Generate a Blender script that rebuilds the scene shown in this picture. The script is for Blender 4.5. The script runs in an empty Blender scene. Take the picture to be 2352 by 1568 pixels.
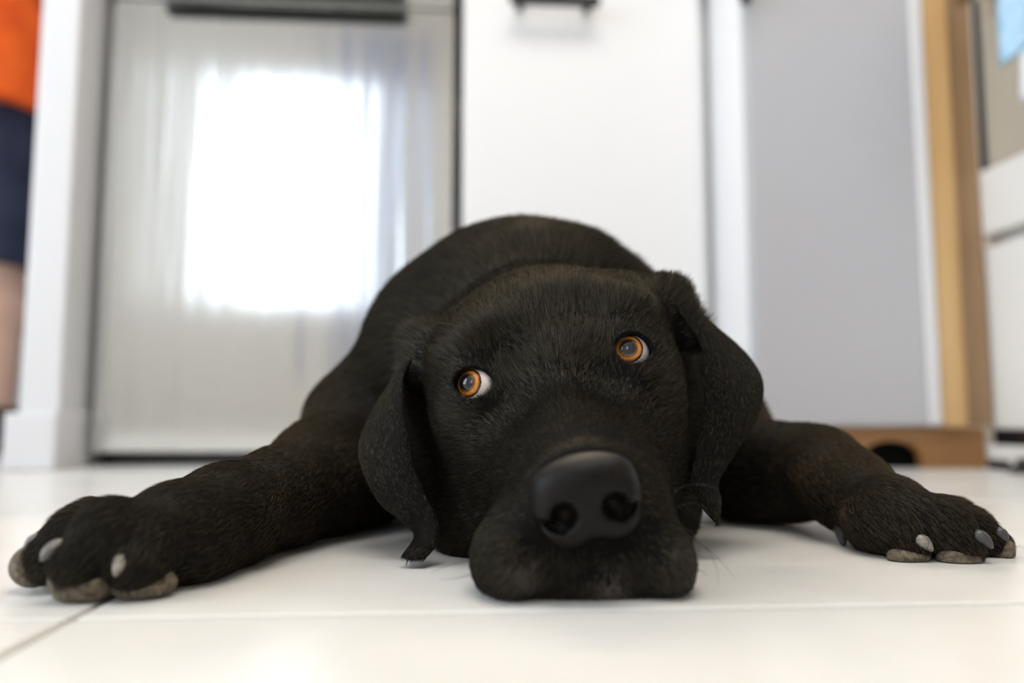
import bpy, bmesh, math
import numpy as np
from mathutils import Vector, Matrix

rng = np.random.default_rng(7)
COL = bpy.context.scene.collection
PI = math.pi

# ------------------------------------------------------------------ camera
FPX, CX, CY, CAM_H = 1830.0, 1176.0, 784.0, 0.079
YAW, PITCH = math.radians(4.1), math.radians(5.43)
FWD = np.array([math.sin(YAW)*math.cos(PITCH), math.cos(YAW)*math.cos(PITCH), math.sin(PITCH)])
RGT = np.array([math.cos(YAW), -math.sin(YAW), 0.0])
UPV = np.cross(RGT, FWD)
CAM = np.array([0.0, 0.0, CAM_H])
cam_d = bpy.data.cameras.new('camera')
cam = bpy.data.objects.new('camera', cam_d); COL.objects.link(cam)
m = Matrix(((RGT[0], UPV[0], -FWD[0], CAM[0]), (RGT[1], UPV[1], -FWD[1], CAM[1]),
            (RGT[2], UPV[2], -FWD[2], CAM[2]), (0, 0, 0, 1)))
cam.matrix_world = m
cam_d.sensor_width = 36.0; cam_d.lens = FPX/2352*36.0
cam_d.clip_start = 0.02; cam_d.clip_end = 60
cam_d.dof.use_dof = True; cam_d.dof.focus_distance = 0.43; cam_d.dof.aperture_fstop = 2.8
bpy.context.scene.camera = cam

# ------------------------------------------------------------------ light
sc = bpy.context.scene
sc.view_settings.view_transform = 'Standard'; sc.view_settings.look = 'None'
sc.view_settings.gamma = 1.0; sc.view_settings.use_curve_mapping = False
sc.view_settings.exposure = 0.2
world = bpy.data.worlds.new('sky'); sc.world = world; world.use_nodes = True
bg = world.node_tree.nodes['Background']
bg.inputs['Color'].default_value = (0.80, 0.90, 1.0, 1); bg.inputs['Strength'].default_value = 2.6
def area(name, loc, rot, sx, sy, power, col):
    l = bpy.data.lights.new(name, 'AREA'); l.shape = 'RECTANGLE'; l.size = sx; l.size_y = sy
    l.energy = power; l.color = col
    o = bpy.data.objects.new(name, l); COL.objects.link(o); o.location = loc; o.rotation_euler = rot
    return o
WX0, WX1, WZ0, WZ1, REAR = -1.26, -0.52, 0.62, 2.00, -1.6          # rear window opening
area('window_daylight', ((WX0+WX1)/2, REAR-0.16, (WZ0+WZ1)/2), (math.radians(90), 0, 0), WX1-WX0, WZ1-WZ0, 6, (0.90, 0.95, 1.0))
area('side_window_daylight', (-2.52, 0.05, 1.30), (math.radians(90), 0, math.radians(-90)), 1.7, 1.9, 42, (0.88, 0.94, 1.0))

# ------------------------------------------------------------------ helpers
def at(px, py, Y):
    """pixel of the 2352x1568 frame -> world point on the plane y = Y"""
    d = FWD*FPX + RGT*(px-CX) - UPV*(py-CY)
    return CAM + d*(Y/d[1])

def tag(o, label=None, cat=None, group=None, kind=None):
    if label: o['label'] = label
    if cat: o['category'] = cat
    if group: o['group'] = group
    if kind: o['kind'] = kind
    return o

def empty(name, loc):
    o = bpy.data.objects.new(name, None); COL.objects.link(o); o.location = loc
    o.empty_display_size = 0.05
    bpy.context.view_layer.update()
    return o

def obj(name, me, mat, parent=None, smooth=False):
    o = bpy.data.objects.new(name, me); COL.objects.link(o)
    if mat is not None and len(me.materials) == 0: me.materials.append(mat)
    if smooth:
        me.polygons.foreach_set('use_smooth', np.ones(len(me.polygons), bool))
    if parent is not None:
        o.parent = parent
        o.matrix_parent_inverse = Matrix.Translation(parent.location).inverted()
    return o

def pymesh(name, v, f):
    me = bpy.data.meshes.new(name)
    me.from_pydata([tuple(map(float, p)) for p in v], [], [tuple(map(int, q)) for q in f])
    me.update(); return me

def npmesh(name, v, quads):
    v = np.asarray(v, np.float32); q = np.asarray(quads, np.int32)
    me = bpy.data.meshes.new(name)
    me.vertices.add(len(v)); me.vertices.foreach_set('co', v.ravel())
    k = q.shape[1]
    me.loops.add(q.size); me.loops.foreach_set('vertex_index', q.ravel())
    me.polygons.add(len(q)); me.polygons.foreach_set('loop_start', np.arange(0, q.size, k, dtype=np.int32))
    me.update(calc_edges=True); me.validate()
    return me

def box_bm(bm, lo, hi, bevel=0.0, seg=2):
    r = bmesh.ops.create_cube(bm, size=1.0)
    c = [(a+b)/2 for a, b in zip(lo, hi)]; s = [abs(b-a) for a, b in zip(lo, hi)]
    for v in r['verts']:
        v.co = Vector((c[0]+v.co.x*s[0], c[1]+v.co.y*s[1], c[2]+v.co.z*s[2]))
    if bevel > 0:
        es = list({e for v in r['verts'] for e in v.link_edges})
        bmesh.ops.bevel(bm, geom=es, offset=bevel, segments=seg, affect='EDGES', profile=0.5)

def bm_mesh(bm, name):
    me = bpy.data.meshes.new(name); bm.to_mesh(me); bm.free(); return me

def box(name, lo, hi, mat, parent=None, bevel=0.0, seg=2, smooth=False):
    bm = bmesh.new(); box_bm(bm, lo, hi, bevel, seg)
    return obj(name, bm_mesh(bm, name), mat, parent, smooth)

def tube_verts(path, radii, n=8):
    path = np.asarray(path, float); radii = np.asarray(radii, float)
    V, F = [], []
    t = np.gradient(path, axis=0); t /= np.linalg.norm(t, axis=1)[:, None]
    a = np.array([0.31, 0.2, 0.93]); prev = a - t[0]*a.dot(t[0])
    for i in range(len(path)):
        prev = prev - t[i]*prev.dot(t[i]); prev /= np.linalg.norm(prev)
        b = np.cross(t[i], prev)
        for k in range(n):
            w = 2*PI*k/n
            V.append(path[i] + radii[i]*(math.cos(w)*prev + math.sin(w)*b))
    for i in range(len(path)-1):
        for k in range(n):
            F.append((i*n+k, i*n+(k+1) % n, (i+1)*n+(k+1) % n, (i+1)*n+k))
    F.append(tuple(range(n-1, -1, -1))); F.append(tuple(range((len(path)-1)*n, len(path)*n)))
    return V, F

def tube(name, path, radii, mat, parent=None, n=8):
    V, F = tube_verts(path, radii, n)
    return obj(name, pymesh(name, V, F), mat, parent, True)

# ------------------------------------------------------------------ materials
def mat(name, col=(0.8, 0.8, 0.8), rough=0.5, metal=0.0, spec=0.5, **kw):
    mt = bpy.data.materials.new(name); mt.use_nodes = True
    b = mt.node_tree.nodes['Principled BSDF']
    b.inputs['Base Color'].default_value = (*col, 1); b.inputs['Roughness'].default_value = rough
    b.inputs['Metallic'].default_value = metal; b.inputs['Specular IOR Level'].default_value = spec
    for k, v in kw.items(): b.inputs[k.replace('_', ' ')].default_value = v
    return mt

def add_noise(mt, scale, c0, c1, lo=0.35, hi=0.65, stretch=(1, 1, 1), bump=0.0, bscale=None, dist=0.001):
    nt = mt.node_tree; b = nt.nodes['Principled BSDF']
    tc = nt.nodes.new('ShaderNodeTexCoord'); mp = nt.nodes.new('ShaderNodeMapping')
    mp.inputs['Scale'].default_value = stretch
    nt.links.new(tc.outputs['Object'], mp.inputs['Vector'])
    n = nt.nodes.new('ShaderNodeTexNoise'); n.inputs['Scale'].default_value = scale; n.inputs['Detail'].default_value = 5
    nt.links.new(mp.outputs['Vector'], n.inputs['Vector'])
    if c0 is not None:
        r = nt.nodes.new('ShaderNodeValToRGB')
        r.color_ramp.elements[0].position = lo; r.color_ramp.elements[0].color = (*c0, 1)
        r.color_ramp.elements[1].position = hi; r.color_ramp.elements[1].color = (*c1, 1)
        nt.links.new(n.outputs['Fac'], r.inputs['Fac']); nt.links.new(r.outputs['Color'], b.inputs['Base Color'])
    if bump > 0:
        src = n
        if bscale:
            src = nt.nodes.new('ShaderNodeTexNoise'); src.inputs['Scale'].default_value = bscale
            src.inputs['Detail'].default_value = 3; nt.links.new(mp.outputs['Vector'], src.inputs['Vector'])
        bp = nt.nodes.new('ShaderNodeBump'); bp.inputs['Strength'].default_value = bump; bp.inputs['Distance'].default_value = dist
        nt.links.new(src.outputs['Fac'], bp.inputs['Height']); nt.links.new(bp.outputs['Normal'], b.inputs['Normal'])
    return mt

M = {}
M['tile'] = add_noise(mat('glazed_floor_tile', rough=0.24, spec=0.3), 9, (0.69, 0.685, 0.66), (0.75, 0.745, 0.72), bump=0.06, bscale=180, dist=0.0004)
M['grout'] = mat('grey_grout', (0.34, 0.32, 0.29), 0.9)
M['wall'] = add_noise(mat('painted_plaster', rough=0.8), 6, (0.78, 0.77, 0.75), (0.82, 0.81, 0.79))
M['rear_paint'] = mat('warm_grey_paint', (0.60, 0.57, 0.53), 0.8)
M['taupe'] = mat('taupe_paint', (0.42, 0.38, 0.34), 0.8)
M['ceiling'] = mat('ceiling_paint', (0.85, 0.85, 0.84), 0.9)
M['white_trim'] = mat('white_gloss_paint', (0.70, 0.70, 0.72), 0.35)
M['laminate'] = mat('white_satin_laminate', (0.82, 0.82, 0.83), 0.32)
M['wood'] = add_noise(mat('oak_edging', rough=0.45), 3, (0.52, 0.31, 0.12), (0.63, 0.41, 0.19), stretch=(14, 14, 0.7))
M['brown'] = add_noise(mat('brown_plinth_board', rough=0.5), 3, (0.27, 0.13, 0.045), (0.38, 0.19, 0.065), stretch=(0.8, 10, 10))
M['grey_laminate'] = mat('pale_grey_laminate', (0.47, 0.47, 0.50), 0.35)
M['brown_panel'] = add_noise(mat('brown_panel', rough=0.45), 3, (0.28, 0.17, 0.085), (0.35, 0.22, 0.12), stretch=(10, 10, 0.8))
M['black'] = mat('black_plastic', (0.012, 0.012, 0.014), 0.3)
M['matte_black'] = mat('gap_black', (0.006, 0.006, 0.006), 0.9, spec=0.1)
M['rubber'] = mat('dark_gasket', (0.03, 0.035, 0.05), 0.5)
M['enamel'] = mat('white_enamel', (0.86, 0.86, 0.84), 0.18)
M['ovenglass'] = mat('beige_oven_panel', (0.50, 0.46, 0.38), 0.25)
M['chrome'] = mat('chrome', (0.75, 0.77, 0.78), 0.18, 1.0)
M['worktop'] = add_noise(mat('dark_worktop', rough=0.3), 60, (0.10, 0.09, 0.08), (0.22, 0.20, 0.18))
M['lamp'] = mat('lamp_diffuser', (1, 1, 1), 0.5)
bb = M['lamp'].node_tree.nodes['Principled BSDF']
bb.inputs['Emission Color'].default_value = (1.0, 0.93, 0.84, 1); bb.inputs['Emission Strength'].default_value = 8.0

# brushed stainless steel: grain and slight waviness run vertically
def steel():
    mt = mat('brushed_stainless_steel', (0.66, 0.67, 0.66), 0.14, 1.0)
    nt = mt.node_tree; b = nt.nodes['Principled BSDF']
    tc = nt.nodes.new('ShaderNodeTexCoord'); mp = nt.nodes.new('ShaderNodeMapping')
    mp.inputs['Scale'].default_value = (1, 1, 0.05); nt.links.new(tc.outputs['Object'], mp.inputs['Vector'])
    n = nt.nodes.new('ShaderNodeTexNoise'); n.inputs['Scale'].default_value = 26; n.inputs['Detail'].default_value = 3
    nt.links.new(mp.outputs['Vector'], n.inputs['Vector'])
    bp = nt.nodes.new('ShaderNodeBump'); bp.inputs['Strength'].default_value = 0.9; bp.inputs['Distance'].default_value = 0.002
    nt.links.new(n.outputs['Fac'], bp.inputs['Height']); nt.links.new(bp.outputs['Normal'], b.inputs['Normal'])
    tg = nt.nodes.new('ShaderNodeTangent'); tg.direction_type = 'RADIAL'; tg.axis = 'Z'
    nt.links.new(tg.outputs['Tangent'], b.inputs['Tangent'])
    b.inputs['Anisotropic'].default_value = 0.85
    return mt
M['steel'] = steel()
def glass():
    mt = bpy.data.materials.new('window_glass'); mt.use_nodes = True; nt = mt.node_tree; nt.nodes.clear()
    o = nt.nodes.new('ShaderNodeOutputMaterial'); mx = nt.nodes.new('ShaderNodeMixShader')
    t = nt.nodes.new('ShaderNodeBsdfTransparent'); g = nt.nodes.new('ShaderNodeBsdfGlossy'); g.inputs['Roughness'].default_value = 0.02
    mx.inputs[0].default_value = 0.06
    nt.links.new(t.outputs[0], mx.inputs[1]); nt.links.new(g.outputs[0], mx.inputs[2]); nt.links.new(mx.outputs[0], o.inputs[0])
    return mt
M['glass'] = glass()

# ------------------------------------------------------------------ room
XL, XR, YB, CEIL = -2.4, 1.45, 3.4, 2.5
TILX, TILY, GAP, TX0, TY0 = 0.50, 0.40, 0.0035, -0.151, 0.334
fl = box('floor', (XL, REAR, -0.05), (XR, YB, -0.0025), M['grout']); tag(fl, kind='structure')
bmt = bmesh.new(); box_bm(bmt, (0, 0, -0.012), (TILX-GAP, TILY-GAP, 0.0), 0.0016, 2)
tile_me = bm_mesh(bmt, 'tile'); tile_me.materials.append(M['tile'])
for i in range(-6, 5):
    for j in range(-6, 9):
        x0, y0 = TX0+i*TILX+GAP/2, TY0+j*TILY+GAP/2
        if x0 < XL-0.45 or x0 > XR-0.02 or y0 < REAR-0.38 or y0 > YB-0.02: continue
        t = bpy.data.objects.new('tile', tile_me); COL.objects.link(t)
        t.location = (x0, y0, float(rng.uniform(-0.0003, 0.0))); t.parent = fl
def S(o): return tag(o, kind='structure')
S(box('ceiling', (XL, REAR, CEIL), (XR, YB, CEIL+0.1), M['ceiling']))
S(box('wall_back', (-0.66, 1.96, -0.05), (XR, 2.06, CEIL), M['wall']))
S(box('wall_far', (XL, YB, -0.05), (XR, YB+0.1, CEIL), M['wall']))
S(box('wall_right', (XR, REAR, -0.05), (XR+0.1, YB, CEIL), M['taupe']))
def wall_with_hole(name, axis, c, th, a0, a1, h0, h1, b0, b1, mt='wall'):
    """a wall of thickness th along a axis with one rectangular opening"""
    bm = bmesh.new()
    def pc(u0, u1, z0, z1):
        if axis == 'x': box_bm(bm, (u0, c, z0), (u1, c+th, z1))
        else: box_bm(bm, (c, u0, z0), (c+th, u1, z1))
    pc(a0, h0, -0.05, CEIL); pc(h1, a1, -0.05, CEIL); pc(h0, h1, -0.05, b0); pc(h0, h1, b1, CEIL)
    return S(obj(name, bm_mesh(bm, name), M[mt]))
wall_with_hole('wall_rear', 'x', REAR-0.1, 0.1, XL, XR, WX0, WX1, WZ0, WZ1, 'rear_paint')
SY0, SY1, SZ0, SZ1 = -0.80, 0.90, 0.35, 2.25
wall_with_hole('wall_left', 'y', XL-0.1, 0.1, REAR, YB, SY0, SY1, SZ0, SZ1)
def window(name, axis, c, u0, u1, z0, z1, nmul):
    e = S(empty(name, ((u0+u1)/2, c, z0) if axis == 'x' else (c, (u0+u1)/2, z0)))
    def bx(nm, ua, ub, za, zb, da, db, mt):
        lo, hi = ((ua, c+da, za), (ub, c+db, zb)) if axis == 'x' else ((c+da, ua, za), (c+db, ub, zb))
        return box(nm, lo, hi, mt, e)
    w = 0.05
    bx('window_frame', u0, u0+w, z0, z1, 0, 0.06, M['white_trim']); bx('window_frame', u1-w, u1, z0, z1, 0, 0.06, M['white_trim'])
    bx('window_frame', u0+w, u1-w, z0, z0+w, 0, 0.06, M['white_trim']); bx('window_frame', u0+w, u1-w, z1-w, z1, 0, 0.06, M['white_trim'])
    step = (u1-u0)/nmul
    for k in range(1, nmul):
        bx('mullion', u0+k*step-0.02, u0+k*step+0.02, z0+w, z1-w, 0.005, 0.055, M['white_trim'])
    for k in range(nmul):
        bx('pane', u0+k*step+0.01, u0+(k+1)*step-0.01, z0+w, z1-w, 0.028, 0.032, M['glass'])
window('window_1', 'x', REAR-0.08, WX0, WX1, WZ0, WZ1, 2)
window('window_2', 'y', XL-0.08, SY0, SY1, SZ0, SZ1, 3)

# white pilaster at the end of the partition left of the dishwasher
pl = at(97, 0, 1.267); pr = at(187, 0, 1.267); pb0 = at(20, 1000, 1.25); pb1 = at(150, 1000, 1.25)
tr = S(box('trim_1', (pl[0], 1.267, 0.0), (pr[0], 1.96, CEIL), M['white_trim'], bevel=0.004))
bm = bmesh.new(); box_bm(bm, (pl[0]-0.012, 1.250, 0.0), (pr[0]+0.004, 1.45, 0.086), 0.004)
obj('plinth_block', bm_mesh(bm, 'plinth_block'), M['white_trim'], tr)

# ------------------------------------------------------------------ dishwasher
DWY = 1.344
dx0, dx1 = at(228, 500, DWY)[0], at(1046, 300, DWY)[0]
dw = empty('dishwasher', ((dx0+dx1)/2, 1.6, 0))
tag(dw, 'brushed stainless steel dishwasher with a black bar handle, beside the white pilaster', 'dishwasher')
box('body', (dx0, DWY+0.03, 0.03), (dx1, 1.94, 0.876), M['rubber'], dw)
ztop = at(600, 0, DWY-0.03)[2]
dwd = box('door', (dx0+0.003, DWY, 0.022), (dx1-0.003, DWY+0.028, 0.790), M['steel'], dw, 0.004, 2)
box('control_panel', (dx0+0.003, DWY-0.004, 0.793), (dx1-0.003, DWY+0.028, 0.874), M['steel'], dw, 0.004)
hx0, hx1 = at(335, 5, DWY-0.05)[0], at(930, 5, DWY-0.05)[0]
bm = bmesh.new(); box_bm(bm, (hx0, DWY-0.055, ztop), (hx1, DWY-0.02, ztop+0.045), 0.012, 4)
for hx in (hx0+0.05, hx1-0.05): box_bm(bm, (hx-0.012, DWY-0.03, ztop+0.015), (hx+0.012, DWY+0.002, ztop+0.035))
obj('handle', bm_mesh(bm, 'handle'), M['black'], dwd)
box('kick_panel', (dx0+0.004, DWY+0.05, 0.0), (dx1-0.004, DWY+0.07, 0.03), M['black'], dw)

# ------------------------------------------------------------------ white cabinets
YC = 1.18                                                     # front of the cabinet that stands forward
A = at(1722, 500, YC)[:2]; LEN = float(at(2140, 500, YC)[0]-A[0]); WD = float(at(2197, 500, YC)[0]-at(2140, 500, YC)[0])
cx0, cx1 = at(1063, 300, DWY)[0], at(1612, 300, DWY)[0]
c1 = empty('base_cabinet', ((cx0+cx1)/2, 1.6, 0))
tag(c1, 'white satin base cabinet with one wide door, right beside the steel dishwasher', 'cabinet')
box('carcass', (cx0+0.002, DWY+0.022, 0.065), (A[0]-0.003, 1.94, 0.876), M['laminate'], c1)
c1d = box('door', (cx0, DWY-0.004, 0.062), (cx1, DWY+0.018, 0.874), M['laminate'], c1, 0.003, 2)
box('plinth', (cx0+0.002, DWY+0.07, 0.0), (A[0]-0.003, DWY+0.09, 0.065), M['brown'], c1)
h0, h1 = at(1170, 5, DWY-0.04)[0], at(1380, 5, DWY-0.04)[0]
bm = bmesh.new(); box_bm(bm, (h0, DWY-0.045, ztop+0.006), (h1, DWY-0.028, ztop+0.026), 0.007, 3)
for hx in (h0+0.02, h1-0.02): box_bm(bm, (hx-0.006, DWY-0.03, ztop+0.011), (hx+0.006, DWY-0.003, ztop+0.022))
obj('handle', bm_mesh(bm, 'handle'), M['black'], c1d)

# cabinet standing forward of the run, grey door and oak side panel
c2 = empty('tall_cabinet', (A[0], A[1], 0))
tag(c2, 'pale grey cabinet door with an oak panel, standing forward between white cabinet and cooker', 'cabinet')
def lbox(name, lo, hi, mt, parent, bevel=0.0, seg=2):
    o = box(name, lo, hi, mt, None, bevel, seg); o.parent = parent; return o
ZB = 0.066
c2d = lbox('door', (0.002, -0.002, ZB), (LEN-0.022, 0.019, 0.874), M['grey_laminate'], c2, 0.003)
lbox('door_edge_strip', (LEN-0.022, -0.005, ZB), (LEN, 0.019, 0.874), M['white_trim'], c2, 0.005, 3)
so = lbox('side_panel', (0.0, 0.0205, ZB), (0.018, 0.755, 0.876), M['laminate'], c2, 0.002); so['label'] = 'white side panel facing the dishwasher'
lbox('carcass', (0.019, 0.021, ZB+0.004), (LEN-0.001, 0.755, 0.876), M['laminate'], c2)
eo = lbox('end_panel', (LEN+0.001, -0.003, ZB-0.002), (LEN+WD, 0.755, 0.876), M['wood'], c2, 0.002); eo['label'] = 'oak end panel'
sp = lbox('filler_panel', (LEN+WD+0.001, 0.010, ZB), (LEN+WD+0.048, 0.03, 0.876), M['brown_panel'], c2); sp['label'] = 'brown filler panel beside the oak'
# plinth board with an arched opening
bm = bmesh.new()
pz, L0, L1 = ZB-0.003, 0.0, at(2262, 760, 1.205)[0]-0.020-A[0]
ac, aw, ah = at(2050, 1050, YC+0.012)[0]-A[0], 0.050, 0.043
prof = [(L0, 0), (ac-aw, 0)] + [(ac-aw*math.cos(t), ah*math.sin(t)**0.6) for t in np.linspace(0.15, PI-0.15, 14)] + [(ac+aw, 0), (L1, 0), (L1, pz), (L0, pz)]
f0 = [bm.verts.new((x, 0.012, z)) for x, z in prof]; f1 = [bm.verts.new((x, 0.030, z)) for x, z in prof]
bm.faces.new(f0); bm.faces.new(f1[::-1])
for k in range(len(prof)):
    q = (k+1) % len(prof); bm.faces.new((f0[q], f0[k], f1[k], f1[q]))
o = obj('plinth', bm_mesh(bm, 'plinth'), M['brown']); o.parent = c2
lbox('dark_backing', (0.02, 0.045, 0.0), (LEN, 0.055, ZB-0.003), M['matte_black'], c2)  # black sheet standing in for the shade inside the arched opening
zt2 = at(1700, 8, YC-0.02)[2]
h = bmesh.new(); box_bm(h, (-0.012, -0.03, zt2), (0.003, -0.012, zt2+0.10), 0.005, 3)
for z in (zt2+0.02, zt2+0.08): box_bm(h, (-0.008, -0.014, z), (0.010, 0.0, z+0.008))
o = obj('handle', bm_mesh(h, 'handle'), M['black']); o.parent = c2d

# worktop over the run
ex = A[0]+LEN+WD
wp = [(dx0, DWY-0.03), (A[0]-0.01, DWY-0.03), (A[0]-0.01, YC-0.03), (ex, YC-0.03), (ex, 1.955), (dx0, 1.955)]
wt = bmesh.new(); w0 = [wt.verts.new((x, y, 0.880)) for x, y in wp]; w1 = [wt.verts.new((x, y, 0.920)) for x, y in wp]
wt.faces.new(w0[::-1]); wt.faces.new(w1)
for k in range(len(wp)): wt.faces.new((w0[k], w0[(k+1) % len(wp)], w1[(k+1) % len(wp)], w1[k]))
tag(obj('worktop', bm_mesh(wt, 'worktop'), M['worktop']), 'dark speckled worktop lying over dishwasher and white cabinets', 'worktop')

# ------------------------------------------------------------------ white cooker on the right run (front faces -x)
RF, RN, ZR = 1.205, 0.62, 0.735
RX = at(2262, 760, RF)[0]
ck = empty('cooker', (RX+0.3, (RF+RN)/2, 0))
tag(ck, 'white enamel cooker with a beige oven door, beside the oak cabinet panel', 'cooker')
zb = lambda y: at(2258, y, RF)[2]
box('body', (RX+0.025, RN, 0.075), (RX+0.60, RF+0.004, 0.90), M['enamel'], ck)
g1, d1, d0 = zb(566), zb(400), zb(552)
box('lower_door', (RX, RN+0.005, zb(985)), (RX+0.022, RF, g1-0.004), M['enamel'], ck, 0.006, 3)
box('drawer', (RX-0.004, RN+0.005, d0+0.003), (RX+0.022, RF, d1), M['enamel'], ck, 0.006, 3)
box('oven_door', (RX+0.004, RN+0.005, d1+0.003), (RX+0.022, RF-0.024, 0.86), M['ovenglass'], ck, 0.002)
box('door_gasket', (RX+0.006, RF-0.0235, d1+0.003), (RX+0.024, RF-0.003, 0.86), M['rubber'], ck)
tube('towel_rail', [(RX-0.045, RN+0.05, ZR), (RX-0.045, RF-0.05, ZR)], [0.008, 0.008], M['chrome'], ck, 12)
for y in (RN+0.08, RF-0.07): tube('rail_bracket', [(RX-0.045, y, ZR), (RX+0.006, y, ZR)], [0.006, 0.006], M['chrome'], ck, 8)
box('base_recess', (RX+0.008, RN+0.005, 0.03), (RX+0.024, RF+0.003, 0.070), M['black'], ck)
bm = bmesh.new()
box_bm(bm, (RX-0.014, RN+0.03, 0.013), (RX+0.02, RF+0.005, 0.036), 0.004)
box_bm(bm, (RX-0.012, RN+0.03, 0.002), (RX+0.016, 1.150, 0.014), 0.003)
obj('base_rail', bm_mesh(bm, 'base_rail'), M['enamel'], ck)
box('under_rail_black', (RX-0.010, 1.1505, 0.0005), (RX+0.012, RF-0.004, 0.0128), M['matte_black'], ck)  # black strip added to darken the gap under the rail
for x, y in ((RX+0.035, RF-0.03), (RX+0.035, RN+0.05)):
    tube('foot', [(x, y, 0.0), (x, y, 0.006), (x, y, 0.008), (x, y, 0.074)], [0.020, 0.020, 0.012, 0.012], M['black'], ck, 14)
tube('foot', [(RX-0.022, 1.09, 0.0), (RX-0.022, 1.09, 0.009), (RX-0.022, 1.09, 0.0105), (RX-0.022, 1.09, 0.020)], [0.030, 0.030, 0.020, 0.018], M['black'], ck, 14)

# towels over the rail
def towel(name, y0, y1, zf, zback, mt, off, label, slope=0.0):
    V, F = [], []; nu, nv = 28, 46
    r = 0.012+off
    for i in range(nu):
        u = i/(nu-1); y = y0+(y1-y0)*u
        zl = zf+slope*(1-u)+0.004*math.sin(u*17)
        for k in range(nv):
            s = k/(nv-1)
            if s < 0.46: px, pz = -r, zl+(ZR-zl)*(s/0.46)
            elif s < 0.54: px, pz = -r*math.cos(PI*(s-0.46)/0.08), ZR+r*math.sin(PI*(s-0.46)/0.08)
            else: px, pz = r, ZR-(ZR-zback)*((s-0.54)/0.46)
            drop = max(0, ZR-pz)
            w = abs(0.010*math.sin(u*11+1.0+pz*3)*min(1, drop*6)) if px < 0 else 0
            V.append((RX-0.045+px-w, y+0.004*math.sin(pz*40)*min(1, drop*4), pz))
    for i in range(nu-1):
        for k in range(nv-1):
            F.append((i*nv+k, i*nv+k+1, (i+1)*nv+k+1, (i+1)*nv+k))
    o = obj(name, pymesh(name, V, F), mt, None, True)
    sm = o.modifiers.new('thick', 'SOLIDIFY'); sm.thickness = 0.006; sm.offset = 1
    return tag(o, label, 'towel')
M['blue_terry'] = add_noise(mat('blue_terry', rough=0.95), 60, (0.36, 0.62, 0.88), (0.55, 0.78, 0.95), bump=0.8, bscale=400, dist=0.003)
M['white_cotton'] = add_noise(mat('white_cotton', rough=0.9), 60, (0.78, 0.80, 0.86), (0.84, 0.86, 0.90), bump=0.3, bscale=300, dist=0.001)
towel('blue_towel', 0.70, 1.031, 0.575, 0.66, M['blue_terry'], 0.009, 'light blue terry towel hanging over the cooker rail', 0.02)
towel('tea_towel', 0.74, 1.002, 0.513, 0.64, M['white_cotton'], 0.0, 'white tea towel hanging under the blue terry towel', -0.02)

# unseen blue drape added to give the window reflection in the dishwasher a blue edge
M['added_curtain'] = mat('blue_linen', (0.07, 0.24, 0.68), 0.9)
V, F = [], []
for i in range(60):
    x = WX1+0.01+0.20*i/59; y = REAR+0.05+0.018*math.sin(i*0.9)
    V += [(x, y, 0.30), (x, y+0.004, 1.2), (x, y, 2.2)]
for i in range(59):
    for k in range(2): F.append((i*3+k, i*3+3+k, i*3+4+k, i*3+1+k))
co = obj('added_curtain', pymesh('added_curtain', V, F), M['added_curtain'], None, True)
sm = co.modifiers.new('thick', 'SOLIDIFY'); sm.thickness = 0.003
tag(co, 'added blue linen cloth tinting the edge of the rear window reflection', 'added_curtain')

# ceiling lamp
cl = empty('ceiling_lamp', (0.15, 0.15, CEIL)); tag(cl, 'long warm white ceiling lamp over the kitchen floor', 'lamp')
box('lamp_frame', (-0.62, -0.22, CEIL-0.05), (0.92, 0.52, CEIL-0.001), M['white_trim'], cl)
box('diffuser', (-0.60, -0.20, CEIL-0.056), (0.90, 0.50, CEIL-0.0495), M['lamp'], cl)

# unseen warm strip light, added to rim-light the dog's back and crown from behind
M['strip'] = mat('rim_lamp_diffuser', (1, 1, 1), 0.5)
bb = M['strip'].node_tree.nodes['Principled BSDF']
bb.inputs['Emission Color'].default_value = (1.0, 0.82, 0.60, 1); bb.inputs['Emission Strength'].default_value = 52.0
wl = empty('added_rim_lamp', (0.1, 1.95, 1.78)); tag(wl, 'added warm strip lamp above the worktop, lighting the dog from behind', 'lamp')
box('lamp_body', (-0.52, 1.90, 1.79), (0.72, 1.958, 1.84), M['white_trim'], wl, 0.004)
box('lamp_tube', (-0.50, 1.885, 1.765), (0.70, 1.945, 1.789), M['strip'], wl, 0.008, 3)

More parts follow.
